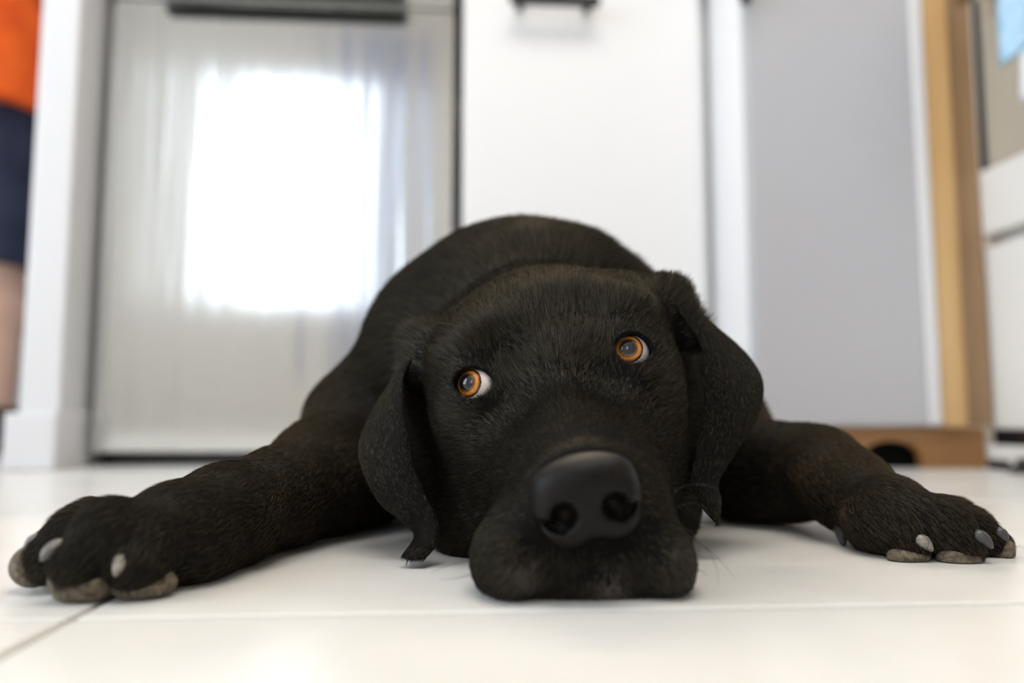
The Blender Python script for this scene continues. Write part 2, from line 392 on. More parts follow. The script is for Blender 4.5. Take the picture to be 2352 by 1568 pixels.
# ------------------------------------------------------------------ implicit-surface modelling
def cap(a, b, ra, rb=None, k=0.012):
    a = np.asarray(a, float); b = np.asarray(b, float); rb = ra if rb is None else rb
    ba = b-a; L = max(ba.dot(ba), 1e-12)
    def f(p):
        t = np.clip((p-a).dot(ba)/L, 0, 1)
        return np.linalg.norm(p-a-t[:, None]*ba, axis=1) - (ra+(rb-ra)*t)
    return f, k
def ell(c, r, R=None, k=0.012):
    c = np.asarray(c, float); r = np.asarray(r, float); mn = r.min()
    def f(p):
        q = p-c
        if R is not None: q = q.dot(R)          # columns of R = local axes
        k0 = np.linalg.norm(q/r, axis=1); k1 = np.linalg.norm(q/(r*r), axis=1)
        return np.where(k0 < 1e-6, -mn, k0*(k0-1)/np.maximum(k1, 1e-9))
    return f, k
class SDF:
    def __init__(s): s.un, s.sub, s.floor = [], [], None
    def add(s, p): s.un.append(p)
    def cut(s, p): s.sub.append(p)
    def eval(s, p, iu=None, isb=None):
        d = None
        for i in (range(len(s.un)) if iu is None else iu):
            f, k = s.un[i]; e = f(p)
            if d is None: d = e
            else:
                h = np.maximum(k-np.abs(d-e), 0)/k; d = np.minimum(d, e)-h*h*k*0.25
        for i in (range(len(s.sub)) if isb is None else isb):
            f, k = s.sub[i]; e = -f(p)
            h = np.maximum(k-np.abs(d-e), 0)/k; d = np.maximum(d, e)+h*h*k*0.25
        if s.floor is not None:
            e = s.floor-p[:, 2]; k = 0.004
            h = np.maximum(k-np.abs(d-e), 0)/k; d = np.maximum(d, e)+h*h*k*0.25
        return d
    def cull(s, c, R):
        """for centres c: lists of the primitives that matter within radius R"""
        U = np.array([f(c) for f, k in s.un]); ks = np.array([k for f, k in s.un])
        mn = U.min(0)
        ku = U-R*1.5 < (mn+R*1.5)[None]+ks[:, None]+0.004
        kb = np.array([f(c) < R*1.6+k for f, k in s.sub]) if s.sub else np.zeros((0, len(c)), bool)
        return ku, kb
    def points(s, p, cell=0.03):
        """evaluate at scattered points"""
        out = np.empty(len(p)); key = np.floor(p/cell).astype(np.int64)
        u, inv = np.unique(key, axis=0, return_inverse=True); inv = inv.ravel()
        ku, kb = s.cull((u+0.5)*cell, cell*0.87)
        order = np.argsort(inv, kind='stable'); bd = np.searchsorted(inv[order], np.arange(len(u)+1))
        for i in range(len(u)):
            ix = order[bd[i]:bd[i+1]]
            out[ix] = s.eval(p[ix], np.nonzero(ku[:, i])[0], np.nonzero(kb[:, i])[0])
        return out
    def grad(s, p, e=0.0004):
        g = np.empty_like(p)
        for a in range(3):
            d = np.zeros(3); d[a] = e
            g[:, a] = s.points(p+d)-s.points(p-d)
        return g/np.maximum(np.linalg.norm(g, axis=1), 1e-12)[:, None]
    def mesh(s, lo, hi, h, B=8):
        lo = np.asarray(lo, float); nb = np.ceil((np.asarray(hi)-lo)/(h*B)).astype(int); n = nb*B
        ax = [lo[a]+(np.arange(nb[a])+0.5)*h*B for a in range(3)]
        C = np.stack(np.meshgrid(*ax, indexing='ij'), -1).reshape(-1, 3)
        R = h*B*0.87
        c = np.concatenate([s.eval(C[i:i+20000]) for i in range(0, len(C), 20000)])
        act = np.nonzero(np.abs(c) < R*1.35+0.003)[0]
        vals = np.ones(tuple(n+1), np.float32)
        sg = np.where(c > 0, 1.0, -1.0).reshape(tuple(nb)).astype(np.float32)
        vals[:-1, :-1, :-1] = sg.repeat(B, 0).repeat(B, 1).repeat(B, 2)
        ku, kb = s.cull(C[act], R)
        g = np.arange(B+1)*h
        loc = np.stack(np.meshgrid(g, g, g, indexing='ij'), -1).reshape(-1, 3)
        bi = np.stack(np.unravel_index(act, tuple(nb)), -1)*B
        for j in range(len(act)):
            i0 = bi[j]
            v = s.eval(loc+(lo+i0*h), np.nonzero(ku[:, j])[0], np.nonzero(kb[:, j])[0])
            vals[i0[0]:i0[0]+B+1, i0[1]:i0[1]+B+1, i0[2]:i0[2]+B+1] = v.reshape(B+1, B+1, B+1)
        neg = vals < 0
        cnt = np.zeros(tuple(n), np.uint8)
        offs = [(i, j, k) for i in (0, 1) for j in (0, 1) for k in (0, 1)]
        for i, j, k in offs: cnt += neg[i:n[0]+i, j:n[1]+j, k:n[2]+k]
        cells = np.stack(np.nonzero((cnt > 0) & (cnt < 8)), -1)
        cv = np.stack([vals[cells[:, 0]+i, cells[:, 1]+j, cells[:, 2]+k] for i, j, k in offs], -1)
        acc = np.zeros((len(cells), 3)); num = np.zeros(len(cells))
        O = np.array(offs, float)
        for a in range(8):
            for b in range(a+1, 8):
                if np.abs(O[a]-O[b]).sum() != 1: continue
                x = (cv[:, a] < 0) != (cv[:, b] < 0)
                t = np.where(x, cv[:, a]/np.where(x, cv[:, a]-cv[:, b], 1), 0)
                acc += np.where(x[:, None], O[a]+t[:, None]*(O[b]-O[a]), 0); num += x
        V = lo+(cells+acc/num[:, None])*h
        flat = np.ravel_multi_index(cells.T, tuple(n))
        Q = []
        for a in range(3):
            b, d = (a+1) % 3, (a+2) % 3
            sl0 = [slice(1, None)]*3; sl1 = [slice(1, None)]*3
            sl0[a] = slice(0, n[a]); sl1[a] = slice(1, n[a]+1); 
            for q in (b, d): sl0[q] = slice(1, n[q]); sl1[q] = slice(1, n[q])
            e0, e1 = neg[tuple(sl0)], neg[tuple(sl1)]
            for up in (True, False):
                ix = np.stack(np.nonzero((e0 & ~e1) if up else (~e0 & e1)), -1)
                if not len(ix): continue
                ix[:, b] += 1; ix[:, d] += 1
                qs = []
                for ob, od in ((1, 1), (0, 1), (0, 0), (1, 0)):
                    cc = ix.copy(); cc[:, b] -= ob; cc[:, d] -= od
                    qs.append(np.searchsorted(flat, np.ravel_multi_index(cc.T, tuple(n))))
                qs = np.stack(qs, -1)
                Q.append(qs if up else qs[:, ::-1])
        return V, np.concatenate(Q)
    def project(s, V, it=2, lim=0.004):
        for _ in range(it):
            d = s.points(V); g = s.grad(V)
            V = V-g*np.clip(d, -lim, lim)[:, None]
        return V

def N_(v): v = np.asarray(v, float); return v/np.linalg.norm(v)

# ------------------------------------------------------------------ the dog: head frame (x to the picture's right, y back, z up; mm)
YEL, YER = 0.432, 0.4235
EL, ER, NP = at(1086, 880, YEL), at(1452, 803, YER), at(1345, 1130, 0.335)
HO = (EL+ER)/2
hr = N_(ER-EL); hb = N_(np.cross([0, 0, 1.0], hr)); hu = np.cross(hr, hb)
HR = np.stack([hr, hb, hu], -1)
def H(x, y, z): return HO+HR.dot(np.array([x, y, z], float)*0.001)
def toH(p): return (p-HO).dot(HR)*1000
NZ = toH(NP)[2]; NX = toH(NP)[0]; NY = toH(NP)[1]
def hell(c, r, k=0.012, R=None): return ell(H(*c), np.array(r)*0.001, HR if R is None else HR.dot(R), k)
def hcap(a, b, ra, rb, k=0.012): return cap(H(*a), H(*b), ra*0.001, rb*0.001, k)

dog = SDF(); dog.floor = 0.0004
# skull
dog.add(hell((0, 68, 2), (73, 76, 64), 0.02))
dog.add(hell((0, 118, 0), (62, 50, 55), 0.03))
for s in (-1, 1):
    dog.add(hell((s*49, 40, -10), (22, 42, 28), 0.02))
    dog.add(hell((s*41, 52, -46), (28, 48, 42), 0.025))
    dog.add(hcap((s*32, 92, -62), (s*25, 12, -72), 30, 27, 0.02))
    bz = 20 if s < 0 else 26
    dog.add(hell((s*37, 25, bz), (26, 22, 15), 0.014))
# throat and jaw resting on the floor
dog.add(ell(at(1095, 1190, .500), (.027, .045, .045), None, .02))
dog.add(ell(at(1525, 1105, .510), (.020, .045, .045), None, .02))
for s in (-1, 1): dog.add(hell((s*68, 95, -22), (25, 24, 60), 0.02))
dog.add(ell(at(1575, 880, .565), (.024, .030, .035), None, .03))
# ear roots
dog.add(hell((56, 64, 26), (23, 26, 23), 0.02))
dog.add(hell((-55, 60, 18), (20, 26, 22), 0.02))
dog.add(cap(at(1530, 690, .486), at(1588, 765, .479), .016, .009, .012))
dog.add(cap(at(970, 800, .492), at(948, 850, .482), .016, .007, .012))
# skin folds of the neck
fold = [at(1085, 745, .575), at(1130, 680, .575), at(1235, 630, .58), at(1345, 622, .58), at(1425, 668, .575)]
for a_, b_ in zip(fold[:-1], fold[1:]): dog.add(cap(a_, b_, 0.024, 0.024, 0.006))
# muzzle
dog.add(hcap((0, 14, -22), (0, -58, -60), 27, 22.5, 0.022))
dog.add(hell((0, -70, NZ+2), (22, 12, 16), 0.012))
for s in (-1, 1):
    dog.add(hcap((s*20, 8, -48), (s*18.5, -52, -70), 28, 20.5, 0.02))
dog.add(ell(at(1163, 1283, 0.372), (0.0165, 0.030, 0.0200), None, 0.016))
dog.add(ell(at(1514, 1285, 0.374), (0.0150, 0.030, 0.0190), None, 0.016))
dog.add(ell(at(1270, 1300, 0.370), (0.024, 0.020, 0.021), None, 0.010))
dog.add(ell(at(1440, 1295, 0.369), (0.024, 0.020, 0.021), None, 0.010))
dog.add(ell(at(1350, 1350, 0.366), (0.028, 0.017, 0.012), None, 0.005))
# eyes: sockets, lids
EYES = []
for s, pc, gz in ((-1, (1087, 881), (1075, 877)), (1, (1454, 802), (1437, 799))):
    ax = N_(HR.dot(N_([s*0.20, -0.96, 0.14])))
    pt = at(*pc, YEL if s < 0 else YER)
    c = pt-ax*0.0112
    EYES.append((s, c, ax, gz))
    dog.add(ell(c+ax*0.0004, (0.0136,)*3, None, 0.012))
# brow hollows and stop
dog.cut(hell((-24, -7, 15), (10, 10, 8), 0.02))
dog.cut(hell((22, -5, 31), (11, 10, 11), 0.02))
dog.cut(hell((-22, -17, -8), (7, 9, 9), 0.024))
dog.cut(hell((22, -17, -6), (7, 9, 9), 0.024))
dog.cut(hcap((0, -18, 6), (0, -6, 34), 4, 3, 0.02))
# socket behind the ear root / cheek groove, philtrum
for s in (-1, 1): dog.cut(hell((NX+s*11.5, NY, NZ-8.5), (8.5, 17, 8), 0.002))
dog.cut(hcap((0.5, NY+8, NZ-16), (1.5, NY+11, NZ-40), 2.6, 2.0, 0.004))
dog.cut(cap(at(1300, 1350, .346), at(1440, 1340, .346), .0016, .0016, .002))
# lid openings, cut last: the almond between two arcs
def lens(c, ax, wd, vd, w, h, k=0.0012):
    R_ = (w*w+h*h)/(2*h); o = R_-h
    def f(p):
        q = p-c; x, y, z = q.dot(wd), q.dot(vd), q.dot(ax)
        return np.maximum(np.maximum(np.hypot(x, y-o), np.hypot(x, y+o))-R_, np.maximum(0.002-z, z-0.03))
    return f, k
for s, c, ax, gz in EYES:
    wd = N_(hr*0.955-hu*0.30); wd = N_(wd-ax*wd.dot(ax)); vd = np.cross(wd, ax)
    dog.cut(lens(c, ax, wd, vd, 0.0105, 0.0083))

# trunk, shoulders, legs
dog.add(cap((0.056, 0.68, 0.115), (0.05, 1.02, 0.118), 0.112, 0.108, 0.05))
dog.add(ell((0.050, 0.665, 0.146), (0.093, 0.11, 0.083), None, 0.05))
dog.add(cap(H(0, 112, -12), (0.048, 0.62, 0.135), 0.066, 0.088, 0.03))
dog.add(ell((0.055, 0.565, 0.075), (0.085, 0.075, 0.072), None, 0.03))
dog.add(ell((-0.022, 0.645, 0.105), (0.056, 0.085, 0.085), None, 0.03))
dog.add(ell((0.150, 0.650, 0.095), (0.052, 0.085, 0.080), None, 0.03))
for s in (-1, 1):
    dog.add(ell((0.05+s*0.115, 1.02, 0.085), (0.052, 0.12, 0.085), None, 0.03))
    dog.add(cap((0.05+s*0.15, 1.05, 0.03), (0.05+s*0.16, 0.90, 0.022), 0.028, 0.02, 0.02))
    dog.add(ell((0.05+s*0.16, 0.86, 0.016), (0.024, 0.045, 0.017), None, 0.015))
tp = [(0.05, 1.12, 0.09), (0.07, 1.17, 0.045), (0.14, 1.21, 0.026), (0.24, 1.215, 0.018), (0.31, 1.19, 0.012)]
for a, b, ra, rb in zip(tp[:-1], tp[1:], (0.035, 0.028, 0.024, 0.018), (0.028, 0.024, 0.018, 0.011)):
    dog.add(cap(a, b, ra, rb, 0.015))
LEGS = []
def leg(pts, rs, k=0.03):
    P = [at(*p) for p in pts]
    for a, b, ra, rb in zip(P[:-1], P[1:], rs[:-1], rs[1:]): dog.add(cap(a, b, ra, rb, k))
    LEGS.append(P)
leg([(845, 985, 0.64), (810, 1075, 0.605), (745, 1095, 0.56), (630, 1148, 0.50), (520, 1185, 0.445), (420, 1226, 0.41)],
    [0.052, 0.040, 0.034, 0.0245, 0.0215, 0.0205])
leg([(1640, 1010, 0.66), (1720, 1085, 0.61), (1810, 1085, 0.575), (1885, 1078, 0.545), (1955, 1128, 0.505), (2030, 1172, 0.468)],
    [0.052, 0.034, 0.028, 0.0225, 0.0200, 0.0180])
PAWS = []
def paw(base, rb, toes, heel):
    dog.add(ell(at(*base), rb, None, 0.022)); dog.add(cap(at(*heel[:3]), at(*base), heel[3], 0.018, 0.016))
    for kn, tip, rk, rt in toes:
        K, T = at(*kn), at(*tip)
        dog.add(cap(at(*base)*0.6+K*0.4, K, rk*1.05, rk, 0.006)); dog.add(cap(K, T, rk, rt, 0.005))
        LEGS.append([at(*base), K, T])
paw((405, 1232, 0.405), (0.024, 0.022, 0.019),
    [((350, 1245, 0.384), (318, 1298, 0.371), 0.0160, 0.0135), ((258, 1230, 0.380), (195, 1292, 0.369), 0.0165, 0.0140),
     ((185, 1235, 0.396), (120, 1280, 0.388), 0.0145, 0.0120), ((210, 1218, 0.420), (145, 1248, 0.414), 0.0150, 0.0120)], (450, 1265, 0.42, 0.014))
paw((2050, 1195, 0.458), (0.023, 0.021, 0.018),
    [((2070, 1208, 0.446), (2085, 1250, 0.4400), 0.0155, 0.0125), ((2160, 1205, 0.440), (2200, 1252, 0.4345), 0.0160, 0.0135),
     ((2225, 1220, 0.452), (2275, 1250, 0.448), 0.0135, 0.0110), ((2190, 1197, 0.478), (2258, 1242, 0.474), 0.0140, 0.0110)], (2020, 1225, 0.47, 0.011))

HRES = 0.0022
V, Q = dog.mesh((-0.30, 0.30, -0.012), (0.40, 1.30, 0.28), HRES)

# finer triangulation round the eyes and the mouth, projected back to the surface
def refine(V, Q, mask_fn, iters):
    me = npmesh('tmp', V, Q); bm = bmesh.new(); bm.from_mesh(me); bpy.data.meshes.remove(me)
    for _ in range(iters):
        bm.verts.ensure_lookup_table()
        co = np.array([v.co[:] for v in bm.verts]); mk = mask_fn(co)
        es = [e for e in bm.edges if mk[e.verts[0].index] and mk[e.verts[1].index]]
        bmesh.ops.subdivide_edges(bm, edges=es, cuts=1, use_grid_fill=True)
        bm.verts.index_update()
    bmesh.ops.triangulate(bm, faces=bm.faces[:])
    V = np.array([v.co[:] for v in bm.verts]); T = np.array([[v.index for v in f.verts] for f in bm.faces])
    bm.free(); return V, T
def near_eye(co):
    return np.minimum(np.linalg.norm(co-(EYES[0][1]+EYES[0][2]*0.011), axis=1), np.linalg.norm(co-(EYES[1][1]+EYES[1][2]*0.011), axis=1)) < 0.019
V, T = refine(V, Q, near_eye, 2)
V = dog.project(V, 2)
print('dog mesh', len(V), len(T))

# ears: thick sheets lofted from rows of (front, middle, back)
EARS = [
 [((985, 775, .475), (968, 780, .495), (955, 805, .520)), ((930, 850, .462), (915, 855, .488), (908, 880, .525)),
  ((926, 920, .457), (893, 918, .474), (868, 928, .512)), ((936, 1000, .453), (880, 1008, .463), (828, 1010, .498)),
  ((950, 1070, .450), (885, 1080, .456), (832, 1075, .486)), ((978, 1135, .447), (920, 1145, .449), (868, 1150, .474)),
  ((1003, 1190, .442), (965, 1200, .445), (908, 1185, .466)), ((1005, 1240, .437), (978, 1245, .438), (950, 1228, .450)),
  ((978, 1283, .430), (950, 1284, .430), (922, 1277, .434))],
 [((1505, 650, .480), (1535, 655, .495), (1570, 700, .520)), ((1562, 718, .474), (1605, 728, .487), (1640, 752, .520)),
  ((1612, 800, .465), (1652, 800, .479), (1712, 812, .512)), ((1616, 880, .460), (1682, 882, .469), (1752, 880, .500)),
  ((1613, 960, .458), (1675, 962, .464), (1738, 965, .490)), ((1598, 1040, .455), (1642, 1042, .459), (1690, 1040, .476)),
  ((1588, 1105, .452), (1620, 1105, .453), (1653, 1105, .463)), ((1604, 1155, .448), (1630, 1155, .447), (1656, 1150, .452)),
  ((1640, 1198, .444), (1645, 1199, .443), (1650, 1198, .445))]]
def catmull(P, n):
    P = np.asarray(P, float); P = np.concatenate([[2*P[0]-P[1]], P, [2*P[-1]-P[-2]]]); m = len(P)-3
    t = np.linspace(0, m-1e-9, n); i = t.astype(int); u = (t-i)[:, None]
    if P.ndim == 3: u = u[..., None]
    a, b, c, d = P[i], P[i+1], P[i+2], P[i+3]
    return 0.5*(2*b+(c-a)*u+(2*a-5*b+4*c-d)*u*u+(3*b-a-3*c+d)*u**3)
def ear(rows, flip):
    dY = -0.008 if flip else 0.010
    P = np.array([[at(p[0], p[1], p[2]+dY*(1-i/8)) for p in r] for i, r in enumerate(rows)]); nu, nv = 90, 34
    P = catmull(P, nu); P = catmull(P.transpose(1, 0, 2), nv).transpose(1, 0, 2)
    du = np.gradient(P, axis=0); dv = np.gradient(P, axis=1); n = np.cross(du, dv); n /= np.maximum(np.linalg.norm(n, axis=2), 1e-9)[..., None]
    if flip: n = -n
    v = np.linspace(-1, 1, nv)[None, :]; u = np.linspace(0, 1, nu)[:, None]
    th = 0.0021*np.sqrt(np.maximum(1-np.abs(v)**4, 0.02))*np.minimum(1, (1-u)*14+0.15)
    rip = 0.0005*np.sin(v*4+u*5)*np.minimum(1, u*3)*np.minimum(1, (1-u)*4)
    A = P+n*(th+rip)[..., None]; Bk = P-n*(th-rip)[..., None]
    idx = np.arange(nu*nv).reshape(nu, nv); o = nu*nv
    F = []
    q = np.stack([idx[:-1, :-1], idx[1:, :-1], idx[1:, 1:], idx[:-1, 1:]], -1).reshape(-1, 4)
    if flip: q = q[:, ::-1]
    F.append(q); F.append(q[:, ::-1]+o)
    ring = np.concatenate([idx[0, :-1], idx[:-1, -1], idx[-1, :0:-1], idx[:0:-1, 0]])
    r2 = np.roll(ring, -1); e = np.stack([ring, r2, r2+o, ring+o], -1)
    if flip: e = e[:, ::-1]
    F.append(e)
    fl = np.concatenate([du.reshape(-1, 3)]*2)
    return np.concatenate([A.reshape(-1, 3), Bk.reshape(-1, 3)]), np.concatenate(F), fl
ev, ef, efl = [], [], []
for i, rows in enumerate(EARS):
    a, b, c = ear(rows, i == 1); ev.append(a); ef.append(b); efl.append(c)
nd = len(V)
allV = np.concatenate([V]+ev)
T2 = []
o = nd
for a, b in zip(ev, ef):
    T2.append(np.concatenate([b[:, [0, 1, 2]], b[:, [0, 2, 3]]])+o); o += len(a)
allT = np.concatenate([T]+T2)
# outward normals by area
def vnormals(V, T):
    fn = np.cross(V[T[:, 1]]-V[T[:, 0]], V[T[:, 2]]-V[T[:, 0]])
    n = np.zeros_like(V)
    for k in range(3): np.add.at(n, T[:, k], fn)
    return n/np.maximum(np.linalg.norm(n, axis=1), 1e-15)[:, None], np.linalg.norm(fn, axis=1)*0.5
VN, TA = vnormals(allV, allT)

# ---- coat direction, length and colour per vertex
hl = toH(allV); isear = np.arange(len(allV)) >= nd
nose_h = np.array([0, NY+2, NZ+6])
flow = hl-nose_h; flow[:, 2] -= 6*np.exp(-((hl[:, 1]-60)/50)**2)
flow = flow.dot(HR.T); flow /= np.maximum(np.linalg.norm(flow, axis=1), 1e-9)[:, None]
headw = 1/(1+np.exp((hl[:, 1]-125)/12))
headw = headw*(1/(1+np.exp((np.abs(hl[:, 0])-100)/4)))
bodyflow = np.zeros_like(allV); bodyflow[:, 1] = 1.0; bodyflow[:, 2] = -0.45
bodyflow[:, 0] = 0.5*np.tanh((allV[:, 0]-0.05)/0.06)
legd = np.full(len(allV), 9.0); legf = np.zeros_like(allV)
for P in LEGS:
    for a, b in zip(P[:-1], P[1:]):
        ba = b-a; t = np.clip((allV-a).dot(ba)/ba.dot(ba), 0, 1); d = np.linalg.norm(allV-a-t[:, None]*ba, axis=1)
        legd = np.minimum(legd, d); legf += np.exp(-np.minimum(d, 0.3)/0.008)[:, None]*N_(ba)
legf /= np.maximum(np.linalg.norm(legf, axis=1), 1e-30)[:, None]
torso = np.minimum(np.linalg.norm((allV-[0.05, 0.66, 0.14])/[1, 1, 1], axis=1)-0.10, 9)
legw = 1/(1+np.exp((legd-0.055)/0.006))*(1-headw)*(1/(1+np.exp(-(torso-0.0)/0.015)))
out = legf+np.array([0, 0, -0.25])
flow = flow*headw[:, None]+bodyflow*((1-headw)*(1-legw))[:, None]+out*legw[:, None]
flow[nd:] = np.concatenate(efl)
length = 0.0098*headw*(0.45+0.55*np.clip((hl[:, 1]+60)/100, 0, 1.5))+(1-headw)*(0.016*(1-legw)+0.0055*legw)
length[isear] = 0.0032
de = np.minimum(*[np.linalg.norm(allV-(c+ax*0.011), axis=1) for s, c, ax, gz in EYES])
length *= np.clip((de-0.006)/0.012, 0.35, 1)
# colour: black, browner on the forelegs, grey hairs on the flews
tint = np.zeros((len(allV), 3)); tint[:] = (0.0235, 0.021, 0.0165)
tint += (legw*np.clip((allV[:, 1]-0.37)/0.12, 0, 1))[:, None]*np.array([0.013, 0.0075, 0.0025])
for (px, py, Y), r, a in (((1190, 1305, .352), .0065, 1), ((1535, 1300, .356), .0075, 1), ((1400, 1345, .348), .006, .4)):
    w = np.exp(-(np.linalg.norm(allV-at(px, py, Y), axis=1)/r)**2)*a; tint += w[:, None]*np.array([0.20, 0.17, 0.155])
# ------------------------------------------------------------------ nose leather
ns = SDF()
def nell(c, r, k=0.008): ns.add(hell((c[0]+NX, c[1]+NY, c[2]+NZ), r, k))
def ncut(c, r, k=0.004, R=None): ns.cut(hell((c[0]+NX, c[1]+NY, c[2]+NZ), r, k, R))
nell((0, 8, 6), (21.5, 13, 10)); nell((0, 6, -4), (17, 10, 14))
for s in (-1, 1):
    nell((s*13.5, 6, -4), (9.5, 9, 11.5), 0.007); nell((s*10, 5.5, -15), (9, 7, 6.5), 0.006)
    a = -s*0.5
    R = np.array([[math.cos(a), 0, -math.sin(a)], [0, 1, 0], [math.sin(a), 0, math.cos(a)]])
    ncut((s*11.0, -3, -8.0), (5.6, 10, 5.8), 0.003)
    ncut((s*16.5, -1, -11.5), (6.0, 8, 2.1), 0.002, R.T)
ns.cut(hcap((NX, NY-5.5, NZ-10), (NX, NY-3, NZ-24), 1.0, 1.2, 0.003))
# bare skin: lids, nose, pads, inner socket
bare = np.zeros(len(allV))
for s, c, ax, gz in EYES:
    w = np.linalg.norm(allV-c, axis=1); pr_ = (allV-c).dot(ax)/np.maximum(w, 1e-9)
    bare = np.maximum(bare, ((w < 0.0134) & (pr_ > 0.3)).astype(float))
near = np.nonzero(np.linalg.norm(allV-H(NX, NY, NZ), axis=1) < 0.045)[0]
bare[near] = np.maximum(bare[near], (ns.points(allV[near]) < 0.0008).astype(float))

PADS = [((330, 1340, .3715), (0.0140, 0.0100, 0.0075), 0.3), ((190, 1328, .3680), (0.0145, 0.0105, 0.0125), -0.1),
        ((80, 1298, .3900), (0.0105, 0.0110, 0.0100), 0.3), ((2087, 1277, .4355), (0.0125, 0.0085, 0.0062), 0.1),
        ((2205, 1280, .4300), (0.0130, 0.0090, 0.0080), 0.0), ((2296, 1262, .4445), (0.0068, 0.0090, 0.0085), 0.2)]
for p_, r_, a_ in PADS:
    bare = np.maximum(bare, (np.linalg.norm((allV-at(*p_))/(np.array(r_)*1.02), axis=1) < 1).astype(float))
# ------------------------------------------------------------------ dog mesh object
me = npmesh('dog', allV, allT)
skin = mat('black_skin', (0.005, 0.0045, 0.004), 0.7, spec=0.06)
dogo = obj('dog', me, skin, None, True)
tag(dogo, 'black labrador dog lying with its chin and splayed forelegs on the tiles', 'dog')

# ------------------------------------------------------------------ fur as hair curves
def hair_mat():
    mt = bpy.data.materials.new('black_fur'); mt.use_nodes = True; nt = mt.node_tree; nt.nodes.clear()
    o = nt.nodes.new('ShaderNodeOutputMaterial'); hr_ = nt.nodes.new('ShaderNodeBsdfHair'); hr_.component = 'Reflection'
    at_ = nt.nodes.new('ShaderNodeAttribute'); at_.attribute_name = 'tint'
    sc_ = nt.nodes.new('ShaderNodeVectorMath'); sc_.operation = 'SCALE'; sc_.inputs['Scale'].default_value = 1.5
    nt.links.new(at_.outputs['Color'], sc_.inputs[0]); nt.links.new(sc_.outputs[0], hr_.inputs['Color'])
    hr_.inputs['Offset'].default_value = math.radians(-4)
    hr_.inputs['RoughnessU'].default_value = 0.23; hr_.inputs['RoughnessV'].default_value = 0.9
    df = nt.nodes.new('ShaderNodeBsdfDiffuse'); ml = nt.nodes.new('ShaderNodeVectorMath'); ml.operation = 'SCALE'; ml.inputs['Scale'].default_value = 0.26
    nt.links.new(at_.outputs['Color'], ml.inputs[0]); nt.links.new(ml.outputs[0], df.inputs['Color'])
    ad = nt.nodes.new('ShaderNodeAddShader'); nt.links.new(hr_.outputs[0], ad.inputs[0]); nt.links.new(df.outputs[0], ad.inputs[1])
    nt.links.new(ad.outputs[0], o.inputs[0]); return mt
FUR = hair_mat()
def grow(name, V, T, VN, TA, flow, length, tint, bare, sleek, dens_fn, parent, npts=5, rad=0.000095):
    cen = V[T].mean(1)
    dens = dens_fn(cen)*(1-bare[T].max(1))
    lam = TA*dens
    cnt = rng.poisson(lam)
    f = np.repeat(np.arange(len(T)), cnt); n = len(f)
    u, v = rng.random(n), rng.random(n); sw = u+v > 1; u[sw], v[sw] = 1-u[sw], 1-v[sw]; w = 1-u-v
    W = np.stack([w, u, v], -1)[..., None]; Tf = T[f]
    p = (V[Tf]*W).sum(1); nn = (VN[Tf]*W).sum(1); nn /= np.linalg.norm(nn, axis=1)[:, None]
    fl = (flow[Tf]*W).sum(1); L = (length[Tf]*W[..., 0]).sum(1); tc = (tint[Tf]*W).sum(1); sk = sleek[Tf[:, 0]]
    # gentle waves in the lie of the coat, then per-hair jitter
    sw1 = 0.35*np.stack([np.sin(p[:, 1]*170+p[:, 2]*90), np.sin(p[:, 0]*150+p[:, 2]*120), np.sin(p[:, 0]*130+p[:, 1]*110)], -1)
    fl = fl/np.maximum(np.linalg.norm(fl, axis=1), 1e-9)[:, None]
    fl = fl+(sw1*0.3+rng.normal(0, 0.07, (n, 3)))*sk[:, None]
    t = fl-nn*(fl*nn).sum(1)[:, None]; t /= np.maximum(np.linalg.norm(t, axis=1), 1e-9)[:, None]
    cs = 0.0012
    cid = np.floor((p+0.0006*np.sin(p[:, [1, 2, 0]]*2300))/cs).astype(np.int64)
    _, inv = np.unique(cid.dot(np.array([1, 100003, 10000600009])), return_inverse=True); nc = inv.max()+1
    cm = np.stack([np.bincount(inv, p[:, a], nc) for a in range(3)], -1)/np.bincount(inv, minlength=nc)[:, None]
    pull = (cm[inv]-p)*0.5
    L = L*rng.uniform(0.65, 1.25, n)*rng.uniform(0.75, 1.2, nc)[inv]
    lift = np.clip(rng.uniform(0.05, 0.24, nc)[inv]+rng.uniform(-0.04, 0.06, n), 0.03, 1)*sk+0.14*(1-sk)
    t = t+0.12*rng.normal(0, 1, (nc, 3))[inv]*sk[:, None]; t -= nn*(t*nn).sum(1)[:, None]; t /= np.linalg.norm(t, axis=1)[:, None]
    s = np.linspace(0, 1, npts)
    pos = (p-nn*0.0003)[:, None]+t[:, None]*(L[:, None]*s)[..., None]+nn[:, None]*((L*lift)[:, None]*(s*(1.35-0.8*s)))[..., None]+pull[:, None]*(s*s)[None, :, None]
    pos[..., 2] = np.maximum(pos[..., 2], 0.0006)
    hc = bpy.data.hair_curves.new(name); hc.add_curves([npts]*n)
    hc.attributes['position'].data.foreach_set('vector', pos.astype(np.float32).ravel())
    r = hc.attributes.new('radius', 'FLOAT', 'POINT') if 'radius' not in hc.attributes else hc.attributes['radius']
    rr = rad*rng.uniform(0.7, 1.2, n)[:, None]*np.linspace(1.0, 0.25, npts)[None]
    r.data.foreach_set('value', rr.astype(np.float32).ravel())
    tc = tc*rng.uniform(0.6, 1.5, n)[:, None]*rng.uniform(0.6, 1.5, nc)[inv][:, None]
    a = hc.attributes.new('tint', 'FLOAT_COLOR', 'CURVE')
    a.data.foreach_set('color', np.concatenate([tc, np.ones((n, 1))], 1).astype(np.float32).ravel())
    hc.materials.append(FUR)
    o = bpy.data.objects.new(name, hc); COL.objects.link(o); o.parent = parent
    print(name, n); return tag(o, kind='stuff')
